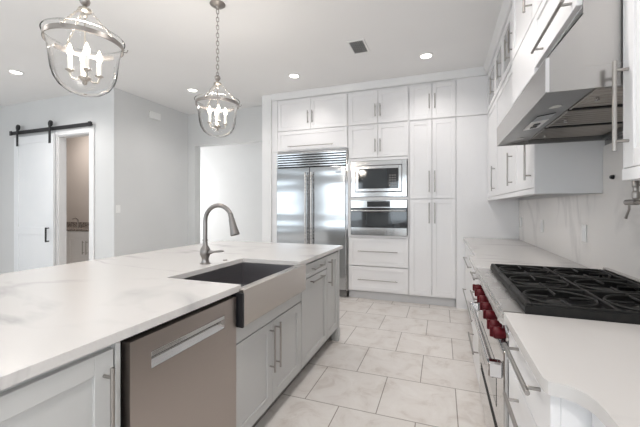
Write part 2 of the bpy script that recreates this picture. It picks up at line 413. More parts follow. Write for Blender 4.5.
# oven column
t = Thing('oven_cabinet', 'tall white cabinet holding microwave and oven, doors above and drawers below', 'cabinet', ((XB+XC)/2, YP, 0))
x0, x1 = XB+.001, XC-.001
b = carcass(x0, x1, YP+.02, YB, .115, 2.953, [.88, 1.412, 1.97, 2.455])
b.box(x0, -1.222, YP, YP+.02, .88, 1.99, .001).box(-.428, x1, YP, YP+.02, .88, 1.99, .001)
b.box(-1.222, -.428, YP, YP+.02, 1.955, 1.99, .001).box(-1.222, -.428, YP, YP+.02, 1.403, 1.442, .001).box(-1.222, -.428, YP, YP+.02, .88, .907, .001)
t.part('body', b, M['white'])
m2 = -.832
doors_x(t, [x0+.012, m2, x1-.008], 2.47, 2.93, lambda i: vh(m2-.035 if i == 0 else m2+.035, 2.56, 2.735))
doors_x(t, [x0+.012, m2, x1-.008], 1.995, 2.455, lambda i: vh(m2-.035 if i == 0 else m2+.035, 2.07, 2.25))
for z0, z1, zh in ((.475, .875, .685), (.125, .47, .285)):
    d = t.part('drawer', MB().shaker('x', YP+.02, -1, x0+.012, x1-.008, z0+G, z1-G), M['white'])
    t.part('handle', MB().pull((-1.11, YP, zh), (-.56, YP, zh), (0,-1,0)), M['nickel'], d)
t.part('plinth', MB().box(x0, x1, YP+.06, YP+.08, 0, .114), M['plinth'])
# microwave
t = Thing('microwave', 'built-in stainless microwave with black glass door above the wall oven', 'microwave', (-.825, YP, 1.448))
ax0, ax1, az0, az1 = -1.213, -.437, 1.446, 1.950
t.part('body', MB().box(-1.20, -.45, YP+.021, YB-.06, 1.447, 1.945), M['gasket'])
fr = MB()
def ring(mb, x0, x1, z0, z1, w, y0, y1, bv=.004):
    mb.box(x0, x0+w, y0, y1, z0, z1, bv).box(x1-w, x1, y0, y1, z0, z1, bv).box(x0+w-.004, x1-w+.004, y0, y1, z1-w, z1, bv).box(x0+w-.004, x1-w+.004, y0, y1, z0, z0+w, bv)
ring(fr, ax0, ax1, az0, az1, .066, YP-.02, YP-.001)
t.part('trim_frame', fr, M['steelx'])
dr = MB(); ring(dr, -1.143, -.507, 1.520, 1.878, .042, YP-.032, YP-.003)
d = t.part('door', dr, M['steelx'])
t.part('window', MB().box(-1.102, -.70, YP-.026, YP-.004, 1.561, 1.837), M['ovenwin'], d)
t.part('control_panel', MB().box(-.699, -.548, YP-.026, YP-.004, 1.561, 1.837), M['bglass'])
bt = MB()
for i in range(5):
    for j in range(3): bt.box(-.672+j*.034, -.650+j*.034, YP-.0275, YP-.026, 1.60+i*.033, 1.615+i*.033)
t.part('keypad', bt, M['toe'])
t.part('gap', MB().box(-1.147, -.503, YP-.0035, YP-.0012, 1.512, 1.884), M['gasket'])
# wall oven
t = Thing('wall_oven', 'built-in stainless and black glass wall oven under the microwave', 'oven', (-.825, YP, .91))
t.part('body', MB().box(-1.20, -.45, YP+.021, YB-.06, .908, 1.40), M['gasket'])
t.part('control_panel', MB().box(ax0, ax1, YP-.02, YP-.001, 1.292, 1.398, .002), M['steelx'])
t.part('display', MB().box(-.98, -.66, YP-.0225, YP-.0202, 1.305, 1.385), M['bglass'])
d = t.part('door', MB().box(ax0, ax1, YP-.03, YP-.001, 1.02, 1.286, .002), M['bglass'])
t.part('window', MB().box(-.99, -.63, YP-.0315, YP-.0302, 1.04, 1.225), M['ovenwin'], d)
t.part('door_rail', MB().box(ax0, ax1, YP-.03, YP-.001, .912, 1.018, .002), M['steelx'], d)
t.part('handle', MB().pull((ax0+.01, YP-.03, 1.254), (ax1-.01, YP-.03, 1.254), (0,-1,0), .045, .011, .03), M['steelx'], d)
# pantry column
t = Thing('pantry_cabinet', 'tall white pantry cabinet right of the ovens with six doors', 'cabinet', ((XC+XD)/2, YP, 0))
x0, x1 = XC+.001, XD
t.part('body', carcass(x0, x1, YP+.02, YB, .115, 2.953, [1.40, 2.455]), M['white'])
m3 = -.118
H3 = lambda a, b: (lambda i: vh(m3-.035 if i == 0 else m3+.035, a, b))
doors_x(t, [x0+.008, m3, x1], 2.47, 2.93, H3(2.60, 2.79))
doors_x(t, [x0+.008, m3, x1], 1.413, 2.455, H3(1.50, 1.78))
doors_x(t, [x0+.008, m3, x1], .125, 1.408, H3(1.09, 1.36))
t.part('plinth', MB().box(x0, x1, YP+.06, YP+.08, 0, .114), M['plinth'])
# filler between pantry and right wall
p = MB().box(XD+.003, .898, YP+.004, YP+.024, .0, 2.462, .001).box(XD+.003, .898, YP+.004, YP+.024, 2.468, 2.953, .001)
single('corner_panel', p, M['white'], 'plain white panel between the pantry cabinet and right wall, above the counter end', 'panel')

# ------------------------------------------------------------------ right wall: upper cabinets
XU = .54
DZ0, DZ1 = 1.425, 2.455
def upper_body(y0, y1, z0, z1, xf):
    return MB().box(xf+.02, XW-.002, y0, y0+.018, z0, z1).box(xf+.02, XW-.002, y1-.018, y1, z0, z1).box(xf+.02, XW-.002, y0+.018, y1-.018, z0, z0+.018).box(xf+.02, XW-.002, y0+.018, y1-.018, z1-.018, z1).box(XW-.012, XW-.002, y0+.018, y1-.018, z0+.018, z1-.018)
lab = {0: 'white upper cabinet just beyond the range hood, light rail beneath its door',
       1: 'middle white upper cabinet on the right wall, single door with bar handle',
       2: 'white upper cabinet on the right wall in the far corner beside the tall panel'}
units = [(2.402, 2.985, 2.48), (2.985, 3.945, 3.08), (3.945, 4.63, 4.01)]
for i, (y0, y1, hy) in enumerate(units):
    t = Thing('wall_cabinet', lab[i], 'cabinet', (.72, (y0+y1)/2, 1.384), 'upper cabinets beyond the hood')
    b = upper_body(y0+.001, y1-.001, 1.42, 2.46, XU)
    t.part('body', b, M['white'])
    t.part('light_rail', MB().box(XU, XU+.02, y0+.001, y1-.001, 1.384, 1.42, .001), M['white'])
    d = t.part('door', MB().shaker('y', XU+.02, -1, y0+G, y1-G, DZ0, DZ1), M['white'])
    t.part('handle', MB().pull((XU, hy, 1.475), (XU, hy, 1.745), (-1,0,0)), M['nickel'], d)
    if i == 0: t.part('end_panel', MB().box(XU, XW-.002, y0-.012, y0, 1.384, 2.46, .001).box(XU+.03, XW-.002, y0-.016, y0-.012, 1.384, 1.425), M['white'])
gl = [('glass-fronted top cabinet next to the hood cabinet, near the ceiling', [(2.402, 3.11, 3.03), (3.11, 3.55, 3.19)]),
      ('glass-fronted top cabinet in the far corner, near the ceiling', [(3.55, 4.0, 3.62), (4.0, 4.63, 4.07)])]
for lb, ds in gl:
    t = Thing('glass_cabinet', lb, 'cabinet', (.72, (ds[0][0]+ds[1][1])/2, 2.465), 'glass-fronted top cabinets')
    t.part('body', upper_body(ds[0][0]+.001, ds[1][1]-.001, 2.464, 2.953, XU), M['white'])
    for y0, y1, hy in ds:
        f = MB(); r = .055
        f.box(XU, XU+.02, y0+G, y0+r, 2.475, 2.94, .001).box(XU, XU+.02, y1-r, y1-G, 2.475, 2.94, .001).box(XU, XU+.02, y0+r, y1-r, 2.475, 2.53, .001).box(XU, XU+.02, y0+r, y1-r, 2.885, 2.94, .001)
        d = t.part('door', f, M['white'])
        t.part('pane', MB().box(XU+.009, XU+.013, y0+r, y1-r, 2.53, 2.885), M['greyglass'], d)
        t.part('handle', MB().pull((XU, hy, 2.54), (XU, hy, 2.72), (-1,0,0), inset=.025), M['nickel'], d)
# cabinet over the hood
XH = .42; HY0, HY1 = 1.332, 2.396
t = Thing('hood_cabinet', 'white cabinet above the steel range hood, projecting forward with long bar handle', 'cabinet', (.66, 1.86, 1.97))
b = MB().box(XH+.02, XW-.002, HY0, HY0+.018, 1.965, 2.953).box(XH+.02, XW-.002, HY1-.018, HY1, 1.965, 2.953).box(XH+.02, XW-.002, HY0+.018, HY1-.018, 1.965, 1.983).box(XH+.02, XW-.002, HY0+.018, HY1-.018, 2.935, 2.953).box(XH+.02, XW-.002, HY0+.018, HY1-.018, 2.20, 2.218).box(XH+.02, XH+.024, HY0+.018, HY1-.018, 1.983, 2.93)
t.part('body', b, M['white'])
t.part('front_panel', MB().slab('y', XH+.02, -1, 1.862, HY1, 1.945, 2.215), M['white'])
d = t.part('lift_door', MB().shaker('y', XH+.02, -1, HY0, 1.858, 1.970, 2.215, rail=.035), M['white'])
t.part('handle', MB().pull((XH, HY0+.01, 2.0), (XH, 1.745, 2.0), (-1,0,0)), M['nickel'], d)
for y0, y1, hy in ((HY0, 1.858, 1.78), (1.862, HY1, 1.905)):
    d = t.part('door', MB().shaker('y', XH+.02, -1, y0, y1, 2.222, 2.94), M['white'])
    t.part('handle', MB().pull((XH, hy, 2.27), (XH, hy, 2.50), (-1,0,0)), M['nickel'], d)
# near upper cabinet
t = Thing('wall_cabinet', 'tall white upper cabinet at the right edge in the foreground with vertical bar handle', 'cabinet', (.72, .85, 1.384))
b = upper_body(.40, 1.316, 1.42, 2.953, XU); t.part('body', b, M['white'])
t.part('light_rail', MB().box(XU-.004, XU+.02, .40, 1.316, 1.384, 1.42, .001), M['white'])
t.part('end_panel', MB().box(XU, XW-.002, 1.3165, 1.3195, 1.384, 2.953), M['white'])
d = t.part('door', MB().shaker('y', XU+.02, -1, .86, 1.314, 1.423, 2.94), M['white'])
t.part('handle', MB().pull((XU, 1.286, 1.475), (XU, 1.286, 1.755), (-1,0,0)), M['nickel'], d)
d = t.part('door', MB().shaker('y', XU+.02, -1, .40, .856, 1.423, 2.94), M['white'])
t.part('handle', MB().pull((XU, .43, 1.475), (XU, .43, 1.755), (-1,0,0)), M['nickel'], d)

# ------------------------------------------------------------------ range hood
t = Thing('range_hood', 'stainless steel canopy range hood over the black grates, baffle filters beneath', 'range hood', (.62, 1.86, 1.66))
LX = .333; y0, y1 = 1.327, 2.392; zl, zt = 1.69, 1.806
can = MB()
can.box(LX, LX+.004, y0, y1, zl, zt)                                 # front lip
# sloped front and side cheeks
def quad(mb, pts, n, th=.003):
    n = Vector(n).normalized()*th; V = [Vector(p) for p in pts]; k = len(V)
    mb.add([tuple(v) for v in V]+[tuple(v+n) for v in V], [tuple(range(k)), tuple(range(2*k-1, k-1, -1))]+[(i, k+i, k+(i+1) % k, (i+1) % k) for i in range(k)])
quad(can, [(LX, y0, zt), (LX, y1, zt), (.437, y1, 1.94), (.437, y0, 1.94)], (1, 0, -.8))
for y, n, zu in ((y0, (0,1,0), 2.70), (y1, (0,-1,0), 1.9401)):
    quad(can, [(LX, y, zl), (XW-.003, y, zl), (XW-.003, y, zu), (.44, y, zu), (.437, y, 1.94), (LX, y, zt)], n)
quad(can, [(.437, y0+.006, 1.94), (.437, y1-.001, 1.94), (XW-.004, y1-.001, 1.94), (XW-.004, y0+.006, 1.94)], (0,0,-1))
can.box(XW-.007, XW-.003, y0, y1, zl-.03, 1.94)
t.part('canopy', can, M['hood'])
t.part('corner_strip', MB().box(LX-.0015, LX+.010, y0-.0025, y0-.0005, zl, zt), M['chrome'])  # chrome sliver stands in for the bright highlight along the lip corner
un = MB()
quad(un, [(LX+.004, y0+.003, zl+.001), (LX+.004, y1-.003, zl+.001), (.50, y1-.003, 1.715), (.50, y0+.003, 1.715)], (0,0,1))
quad(un, [(.50, y0+.003, 1.742), (.50, y1-.003, 1.742), (XW-.008, y1-.003, 1.742), (XW-.008, y0+.003, 1.742)], (0,0,1))
un.box(.50, .503, y0+.003, y1-.003, 1.715, 1.742).box(XW-.03, XW-.008, y0+.003, y1-.003, 1.69, 1.742)
un.box(.503, XW-.03, y0+.003, y0+.02, 1.69, 1.742).box(.503, XW-.03, y1-.02, y1-.003, 1.69, 1.742)
t.part('underside', un, M['hooddark'])
fw = (y1-y0-.046)/3
for i in range(3):
    fy = y0+.023+i*fw; f = MB().box(.508, XW-.034, fy+.014, fy+.028, 1.715, 1.738, .002).box(.508, XW-.034, fy+fw-.028, fy+fw-.014, 1.715, 1.738, .002)
    for k in range(7):
        yy = fy+.036+k*(fw-.066)/7
        f.prism([(yy, 1.719), (yy+.008, 1.711), (yy+.020, 1.711), (yy+.028, 1.719), (yy+.028, 1.736), (yy, 1.736)], .512, XW-.038, 'yz')
    f.box(.504, .5115, fy+.014, fy+fw-.014, 1.7105, 1.738)
    fo = t.part('filter', f, M['baffle']); t.part('filter_gap', MB().box(.508, XW-.034, fy-.010, fy+.010, 1.710, 1.738), M['gasket'])
    t.part('knob', MB().lathe([(0, -.018), (.008, -.016), (.008, -.006), (.004, 0)], (.545, fy+fw/2, 1.712), 14), M['chrome'], fo)
def lens(y):
    z = zl+.001+(.43-LX)/(.50-LX)*.025
    return MB().lathe([(0, -.006), (.018, -.005), (.024, -.003), (.024, 0)], (.43, y, z), 20)
t.part('lamp', lens(1.585), M['lens']); t.part('lamp', lens(2.24), M['lens'])
def uz(x): return zl+.001+(x-LX)/(.50-LX)*.025
def upoly(xa, xb, d0, d1): return [(xa, uz(xa)-d0), (xb, uz(xb)-d0), (xb, uz(xb)-d1), (xa, uz(xa)-d1)]
q = t.part('switch_plate', MB().prism(upoly(.395, .465, .005, .001), 1.80, 1.98, 'xz'), M['plastic'])
for ya in (1.85, 1.905): t.part('rocker', MB().prism(upoly(.417, .443, .010, .0051), ya, ya+.03, 'xz'), M['black'], q)
t.part('control_window', MB().prism(upoly(.395, .465, .004, .001), 1.70, 1.798, 'xz'), M['bglass'])

# ------------------------------------------------------------------ counters on the right
ZC0, ZC1 = .885, .915
XB1 = .215    # bump-out edge
XR = .282     # recessed edge
def rc(cx, cy, r, a0, a1, n=7): return [(cx+r*math.cos(math.radians(a0+(a1-a0)*i/n)), cy+r*math.sin(math.radians(a0+(a1-a0)*i/n))) for i in range(n+1)]
near = [(XW-.02, 1.385), (XB1, 1.385), (XB1, .905), (.216, .88), (.222, .866), (.235, .863), (.252, .861), (.268, .850), (.281, .832), (.289, .808), (.292, .78), (.292, -.9), (XW-.02, -.9)]
single('countertop', MB().prism(near, ZC0, ZC1), M['quartz'], 'white quartz countertop in the right foreground with scooped corner, near side of the range', 'countertop')
far = [(XW-.02, 2.318), (XW-.02, 4.628), (.262, 4.628), (.262, 3.0), (.258, 2.955), (.245, 2.925), (.222, 2.905), (XB1-.008, 2.90), (XB1-.012, 2.318)]
single('countertop', MB().prism(far, ZC0, ZC1), M['quartz'], 'white quartz countertop between the range and the tall panel at the far end', 'countertop')
single('backsplash', MB().box(XW-.018, XW-.001, -.9, 4.628, ZC1, 1.383).box(XW-.018, XW-.001, 1.33, 2.385, 1.383, 1.655), M['splash'], 'pale veined stone backsplash along the right wall', 'backsplash')
for i, (y, z) in enumerate(((2.647, 1.13), (3.624, 1.127), (4.50, 1.127))):
    lb = ['white wall outlet on the backsplash nearest the range', 'white wall outlet on the backsplash, middle of the three', 'white wall outlet on the backsplash nearest the tall panel'][i]
    t = Thing('wall_outlet', lb, 'outlet', (XW-.019, y, z-.056), 'outlets on the backsplash')
    t.part('plate', MB().box(XW-.024, XW-.0185, y-.037, y+.037, z-.057, z+.057, .002), M['plastic'])
    t.part('socket', MB().box(XW-.0265, XW-.024, y-.018, y+.018, z-.034, z+.034, .001), M['trim'])

# ------------------------------------------------------------------ right base cabinets
def base_unit(label, y0, y1, xf, drawers, pulls, name='drawer_cabinet', sides=True, mat_='white'):
    t = Thing(name, label, 'cabinet', ((xf+XW)/2, (y0+y1)/2, 0))
    b = MB().box(xf+.02, XW-.02, y0+.001, y0+.019, .10, ZC0-.001).box(xf+.02, XW-.02, y1-.019, y1-.001, .10, ZC0-.001).box(xf+.02, XW-.02, y0+.019, y1-.019, .10, .118).box(XW-.04, XW-.02, y0+.019, y1-.019, .118, ZC0-.001)
    b.box(xf+.02, xf+.04, y0+.019, y1-.019, ZC0-.02, ZC0-.001)
    t.part('body', b, M[mat_]); t.part('toe_kick', MB().box(xf+.08, xf+.10, y0+.001, y1-.001, 0, .099), M['plinth'])
    for (z0, z1), pl in zip(drawers, pulls):
        d = t.part('drawer', MB().slab('y', xf+.02, -1, y0+G, y1-G, z0, z1), M[mat_])
        if pl:
            for a, b_, z in pl: t.part('handle', MB().pull((xf, a, z), (xf, b_, z), (-1,0,0)), M['nickel'], d)
    return t
base_unit('white drawer cabinet in the foreground on the near side of the range', .885, 1.387, .232, [(.735, .875), (.45, .73), (.12, .445)], [[(.94, 1.25, .845)], [(.94, 1.25, .68)], [(.94, 1.25, .40)]])
base_unit('white drawer cabinet on the far side of the range beside the red knobs', 2.318, 2.895, .232, [(.765, .875), (.575, .76), (.12, .57)], [[(2.36, 2.62, .835)], [(2.36, 2.62, .70)], [(2.42, 2.82, .33)]])
base_unit('white base cabinet at the far end of the right counter by the tall panel', 2.90, 4.625, .282, [(.565, .875), (.12, .56)], [[(3.62, 4.35, .70)], [(3.2, 4.45, .30)]])
base_unit('white base cabinet in the right foreground set back under the scooped counter corner', -.9, .88, .305, [(.12, .875)], [None])
# ------------------------------------------------------------------ range
RY0, RY1, RF = 1.392, 2.312, .235
t = Thing('gas_range', 'professional stainless gas range with red knobs and black cast iron grates', 'range', (.56, 1.85, 0))
t.part('body', MB().box(RF+.02, XW-.022, RY0+.001, RY1-.001, .13, .88), M['steel'])
t.part('toe_kick', MB().box(RF+.07, RF+.09, RY0+.01, RY1-.01, .01, .129), M['steel'])
lg = MB()
for yy in (RY0+.06, RY1-.06): 
    for xx in (RF+.12, .80): lg.lathe([(0, 0), (.022, 0), (.022, .02), (.014, .03), (.014, .13)], (xx, yy, 0), 12)
t.part('feet', lg, M['steel'])
top = MB().prism([(.203, .872), (.199, .885), (.203, .905), (.215, .917), (.285, .917), (.285, .882), (.250, .866), (.215, .864)], RY0+.001, RY1-.001, 'xz')
t.part('front_ledge', top, M['steel'])
t.part('cooktop', MB().box(.286, .85, RY0+.001, RY1-.001, .881, .905), M['enamel'])
t.part('island_trim', MB().box(.851, XW-.02, RY0+.001, RY1-.001, .881, .962, .004), M['steel'])
t.part('control_panel', MB().prism([(.240, .770), (.233, .862), (.258, .870), (.258, .770)], RY0+.001, RY1-.001, 'xz'), M['steelx'])
ks = [1.445, 1.53, 1.665, 1.80, 1.935, 2.07, 2.20]
nrm = Vector((-1, 0, -.08)).normalized()
for y in ks:
    kb = MB().lathe([(0, .052), (.019, .051), (.0225, .046), (.024, .026), (.020, .018), (.020, .008), (0, .008)], (.2375, y, .818), 12, nrm)
    kb.box(.176, .19, y-.006, y+.006, .798, .838, .003)
    bz = t.part('bezel', MB().lathe([(.036, 0), (.036, .004), (.031, .009), (0, .009)], (.2375, y, .818), 24, nrm), M['chrome'])
    t.part('knob', kb, M['red'])
d = t.part('oven_door', MB().box(RF-.018, RF+.019, RY0+.006, RY1-.006, .40, .765, .004), M['steelx'])
t.part('window', MB().box(RF-.0195, RF-.0182, RY0+.18, RY1-.18, .46, .64), M['bglass'], d)
hd = MB().tube([(.178, RY0+.015, .69), (.178, RY1-.015, .69)], .0125, 14)
t.part('handle', hd, M['steel'], d)
for yy in (RY0+.012, RY1-.052):
    t.part('handle_bracket', MB().box(.166, RF-.019, yy, yy+.04, .655, .715, .006), M['chrome'], d)
t.part('drawer_front', MB().box(RF-.012, RF+.019, RY0+.006, RY1-.006, .14, .388, .004), M['steelx'])
lv = MB()
for i in range(3): lv.box(RF-.0135, RF-.0121, RY0+.10, RY1-.10, .33+i*.016, .336+i*.016)
t.part('louvre_slots', lv, M['gasket'])
# three double grates and six burners
gx0, gx1 = .288, .846; gw = (RY1-RY0-.012)/3; gz = .952
for i in range(3):
    a = RY0+.006+i*gw+.002; b = a+gw-.004; g = MB(); bw = .010
    g.box(gx0, gx0+.022, a, b, .925, gz, .004).box(gx1-.016, gx1, a, b, .925, gz, .003)
    g.box(gx0+.022, gx1-.016, a, a+bw, .912, gz, .002).box(gx0+.022, gx1-.016, b-bw, b, .912, gz, .002)
    xm = (gx0+gx1)/2; g.box(xm-.006, xm+.006, a+bw, b-bw, .932, gz, .002)
    for cx in ((gx0+xm)/2+.004, (gx1+xm)/2-.004):
        cy = (a+b)/2
        pts = [(cx+.118*math.cos(2*PI*k/32), cy+.118*math.sin(2*PI*k/32), gz-.006) for k in range(32)]
        g.tube(pts, .0048, 6, closed=True)
        for k in range(4):
            an = 2*PI*k/4+.0; ux, uy = math.cos(an), math.sin(an)
            r1 = min(abs(.128/ux) if abs(ux) > 1e-6 else 9, abs((gw/2-.01)/uy) if abs(uy) > 1e-6 else 9)
            g.tube([(cx+ux*.035, cy+uy*.035, gz-.006), (cx+ux*r1, cy+uy*r1, gz-.006)], .005, 6)
    for px in (gx0+.008, gx1-.012):
        for py in (a+.006, b-.014): g.box(px, px+.01, py, py+.01, .9055, .928)
    t.part('grate', g, M['iron'])
    for cx in ((gx0+xm)/2+.004, (gx1+xm)/2-.004):
        t.part('burner', MB().lathe([(.052, 0), (.052, .008), (.040, .012), (.040, .022), (.030, .026), (0, .027)], (cx, (a+b)/2, .905), 24), M['iron'])
t.part('grate_rail', MB().box(.2865, gx1+.002, RY0+.002, RY0+.006, .906, .944).box(.2856, .2876, RY0+.002, RY1-.002, .906, .938), M['iron'])

# pot filler
t = Thing('pot_filler', 'brushed metal pot filler tap folded against the backsplash above the range', 'tap', (XW-.02, 1.50, 1.36))
pf = MB().lathe([(.032, 0), (.032, .006), (.014, .014), (.014, .07), (0, .07)], (XW-.019, 1.50, 1.42), 20, (-1,0,0))
t.part('wall_flange', pf, M['pewter'])
t.part('arm', MB().tube([(.825, 1.50, 1.40), (.825, 1.50, 1.445), (.78, 1.56, 1.445), (.78, 1.78, 1.445), (.78, 1.80, 1.435), (.78, 1.80, 1.40)], .0085, 12), M['pewter'])
bd = MB().lathe([(.010, 0), (.013, .004), (.013, .03), (.010, .034), (.010, .05), (.013, .054), (.013, .078), (.009, .085)], (.78, 1.80, 1.335), 16).tube([(.78, 1.79, 1.322), (.78, 1.875, 1.322)], .0125, 14)
t.part('valve', bd, M['pewter'])
t.part('spout', MB().tube([(.78, 1.795, 1.322), (.78, 1.70, 1.322), (.78, 1.68, 1.31), (.78, 1.675, 1.26)], .009, 12), M['pewter'])
t.part('lever', MB().tube([(.785, 1.866, 1.318), (.786, 1.868, 1.29), (.784, 1.885, 1.262), (.783, 1.89, 1.250)], [.005, .0045, .005, .006], 10), M['pewter'])
single('wall_peg', MB().lathe([(.012, 0), (.012, .006), (.009, .016), (0, .016)], (XW-.019, 2.253, 1.465), 16, (-1,0,0)), M['black'], 'small round black fitting on the backsplash below the hood corner', 'fitting')

# ------------------------------------------------------------------ island
IX, IF = -.938, -.95     # counter edge / door fronts
IY1 = 3.25; IY0 = -1.0
top = [(IX, IY0), (IX, 1.425), (-1.412, 1.425), (-1.412, 2.17), (IX, 2.17), (IX, IY1), (-2.395, IY1), (-2.395, IY0)]
single('island_countertop', MB().prism(top, ZC0, ZC1), M['quartz'], 'long white quartz countertop of the island with a sink cut-out', 'countertop')
def island_unit(name, label, y0, y1, ztop=ZC0-.001, hole=None):
    t = Thing(name, label, 'cabinet', (-1.26, (y0+y1)/2, 0))
    f = IF-.02
    b = MB().box(-1.60, f, y0+.001, y0+.019, .12, ztop).box(-1.60, f, y1-.019, y1-.001, .12, ztop).box(-1.60, f, y0+.019, y1-.019, .12, .138).box(-1.60, -1.582, y0+.019, y1-.019, .138, ztop)
    b.box(f-.02, f, y0+.019, y1-.019, ztop-.03, ztop)
    t.part('body', b, M['grey']); t.part('toe_kick', MB().box(f-.09, f-.07, y0+.001, y1-.001, 0, .119), M['toe'])
    return t
def idoor(t, y0, y1, z0, z1, name='door', rail=.06):
    return t.part(name, MB().shaker('y', IF-.02, 1, y0+G, y1-G, z0, z1, rail=rail, rec=.009), M['grey'])
t = island_unit('island_cabinet', 'grey island cabinet in the left foreground, door handle beside the dishwasher', -.25, .772)
d = idoor(t, .252, .750, .13, .865); t.part('handle', MB().pull((IF, .716, .40), (IF, .716, .825), (1,0,0)), M['nickel'], d)
d = idoor(t, -.25, .25, .13, .865); t.part('handle', MB().pull((IF, -.20, .40), (IF, -.20, .825), (1,0,0)), M['nickel'], d)
t.part('stile', MB().box(IF-.02, IF, .754, .771, .13, .878, .001), M['grey'])
# dishwasher
t = Thing('dishwasher', 'stainless dishwasher with recessed handle built into the island', 'dishwasher', (-1.26, 1.06, 0))
DY0, DY1 = .790, 1.374
t.part('body', MB().box(-1.56, IF-.022, .774, 1.384, .10, .882), M['gasket'])
dm = MB(); fx = IF+.018; bx = IF-.020
hz0, hz1, hy0, hy1 = .748, .808, .873, 1.285
dm.box(bx, fx, DY0, DY1, .115, hz0).box(bx, fx, DY0, DY1, hz1, .868).box(bx, fx, DY0, hy0, hz0, hz1).box(bx, fx, hy1, DY1, hz0, hz1)
dm.box(bx, bx+.008, hy0, hy1, hz0, hz1)
d = t.part('door', dm, M['dw'])
ph = MB().box(fx-.014, fx-.001, hy0, hy1, hz1-.022, hz1-.001, .003)
t.part('handle', ph, M['steelx'], d)
t.part('handle_lip', MB().prism([(bx+.0085, hz0+.001), (fx-.001, hz0+.001), (bx+.0085, hz0+.036)], hy0+.001, hy1-.001, 'xz'), M['steelx'], d)
t.part('toe_panel', MB().box(IF-.09, IF-.07, .774, 1.383, 0, .099), M['toe'])
# sink base
t = Thing('sink_cabinet', 'grey double-door island cabinet below the apron sink', 'cabinet', (-1.26, 1.79, 0))
f = IF-.02; y0, y1 = 1.386, 2.208
b = MB().box(-1.60, f, y0, y0+.012, .12, .713).box(-1.60, f, y1-.014, y1, .12, .713).box(-1.60, f, y0+.012, y1-.014, .12, .138).box(-1.60, -1.582, y0+.012, y1-.014, .138, .713).box(f, IF, y0, y1, .626, .712, .001)
t.part('body', b, M['grey']); t.part('toe_kick', MB().box(f-.09, f-.07, y0, y1, 0, .119), M['toe'])
d = idoor(t, y0+.004, 1.778, .13, .62); t.part('handle', MB().pull((IF, 1.742, .335), (IF, 1.742, .605), (1,0,0)), M['nickel'], d)
d = idoor(t, 1.778, y1-.002, .13, .62); t.part('handle', MB().pull((IF, 1.814, .335), (IF, 1.814, .605), (1,0,0)), M['nickel'], d)
# sink
t = Thing('farmhouse_sink', 'stainless steel apron-front sink set in the island', 'sink', (-1.17, 1.8, .715))
SX0, SX1, SY0, SY1 = -1.425, -.905, 1.400, 2.190
ap = MB().box(IX+.002, SX1, SY0, SY1, .715, .898, .003).box(SX1-.045, IX+.002, SY0, SY1, .715, .884).box(SX1-.045, IX+.002, 1.428, 2.167, .884, .898)
t.part('apron', ap, M['apron'])
bs = MB().box(SX0, SX0+.015, SY0, SY1, .716, .883).box(SX0+.015, SX1-.046, SY0, SY0+.03, .716, .883).box(SX0+.015, SX1-.046, SY1-.03, SY1, .716, .883).box(SX0+.015, SX1-.046, SY0+.03, SY1-.03, .716, .722)
bs.box(SX1-.058, SX1-.046, SY0+.03, SY1-.03, .722, .883)
t.part('basin', bs, M['basin'])
t.part('drain', MB().lathe([(.055, 0), (.055, .003), (.04, .004), (.036, .001), (0, .001)], (-1.22, 1.8, .7221), 24), M['chrome'])
# gap strip left of the apron
single('gap_strip', MB().box(IF-.018, SX1+.002, 1.3865, 1.3985, .715, .883), M['black'], 'black strip between the dishwasher and the steel apron', 'strip')
# trash pull-out + drawer
t = island_unit('island_cabinet', 'grey island cabinet right of the sink with one drawer over a tall pull-out', 2.210, 2.785)
d = idoor(t, 2.215, 2.783, .765, .868, 'drawer', .028); t.part('handle', MB().pull((IF, 2.40, .82), (IF, 2.63, .82), (1,0,0), inset=.02), M['nickel'], d)
d = idoor(t, 2.215, 2.783, .13, .758, 'pull_out_front'); t.part('handle', MB().pull((IF, 2.37, .728), (IF, 2.64, .728), (1,0,0), inset=.02), M['nickel'], d)
t = island_unit('island_cabinet', 'narrow grey cabinet at the far end of the island facing the aisle', 2.787, 3.15)
d = idoor(t, 2.79, 3.11, .13, .868); t.part('handle', MB().pull((IF, 2.825, .60), (IF, 2.825, .84), (1,0,0)), M['nickel'], d)
t.part('corner_post', MB().box(IF-.03, IF+.006, 3.113, 3.149, .12, .882, .002).box(IF-.06, IF+.012, 3.09, 3.151, 0, .118, .004), M['grey'])
# far end & back panels
single('end_panel', MB().box(-2.05, IF-.032, 3.152, 3.170, 0, .884, .001), M['grey'], 'grey panel closing the far end of the island', 'panel')
single('back_panel', MB().box(-2.05, -2.03, -.25, 3.150, 0, .884, .001).box(-2.03, -1.62, -.25, -.23, 0, .884), M['grey'], 'grey panel closing the seating side of the island', 'panel')

# faucet
fxx, fyy = -1.515, 1.868
t = Thing('kitchen_faucet', 'brushed nickel gooseneck faucet standing behind the island sink', 'faucet', (fxx, fyy, ZC1))
t.part('base', MB().lathe([(.0, 0), (.036, 0), (.036, .004), (.027, .012), (.023, .03), (.025, .042), (.034, .062), (.036, .082), (.032, .102), (.022, .120), (.017, .128), (.016, .15), (0, .15)], (fxx, fyy, ZC1), 28), M['faucet'])
neck = [(fxx, fyy, 1.06), (fxx, fyy, 1.13), (fxx, fyy, 1.19)]
R = .108; cz = 1.205
for k in range(0, 15):
    a = PI - k*(PI*0.84)/14; neck.append((fxx+R+R*math.cos(a), fyy, cz+R*math.sin(a)))
e = Vector(neck[-1]); dv = Vector((math.sin(PI*.14)*.35+.12, 0, -1)).normalized()
t.part('neck', MB().tube(neck, .0145, 16), M['faucet'])
t.part('spray_head', MB().tube([e, e+dv*.03, e+dv*.035, e+dv*.09, e+dv*.140, e+dv*.146], [.0155, .017, .019, .024, .031, .027], 18), M['faucet'])
t.part('lever', MB().tube([(fxx+.02, fyy, .992), (fxx+.05, fyy, .996), (fxx+.07, fyy, 1.0), (fxx+.135, fyy+.0, 1.008), (fxx+.15, fyy, 1.008)], [.014, .012, .007, .008, .005], 12), M['faucet'])
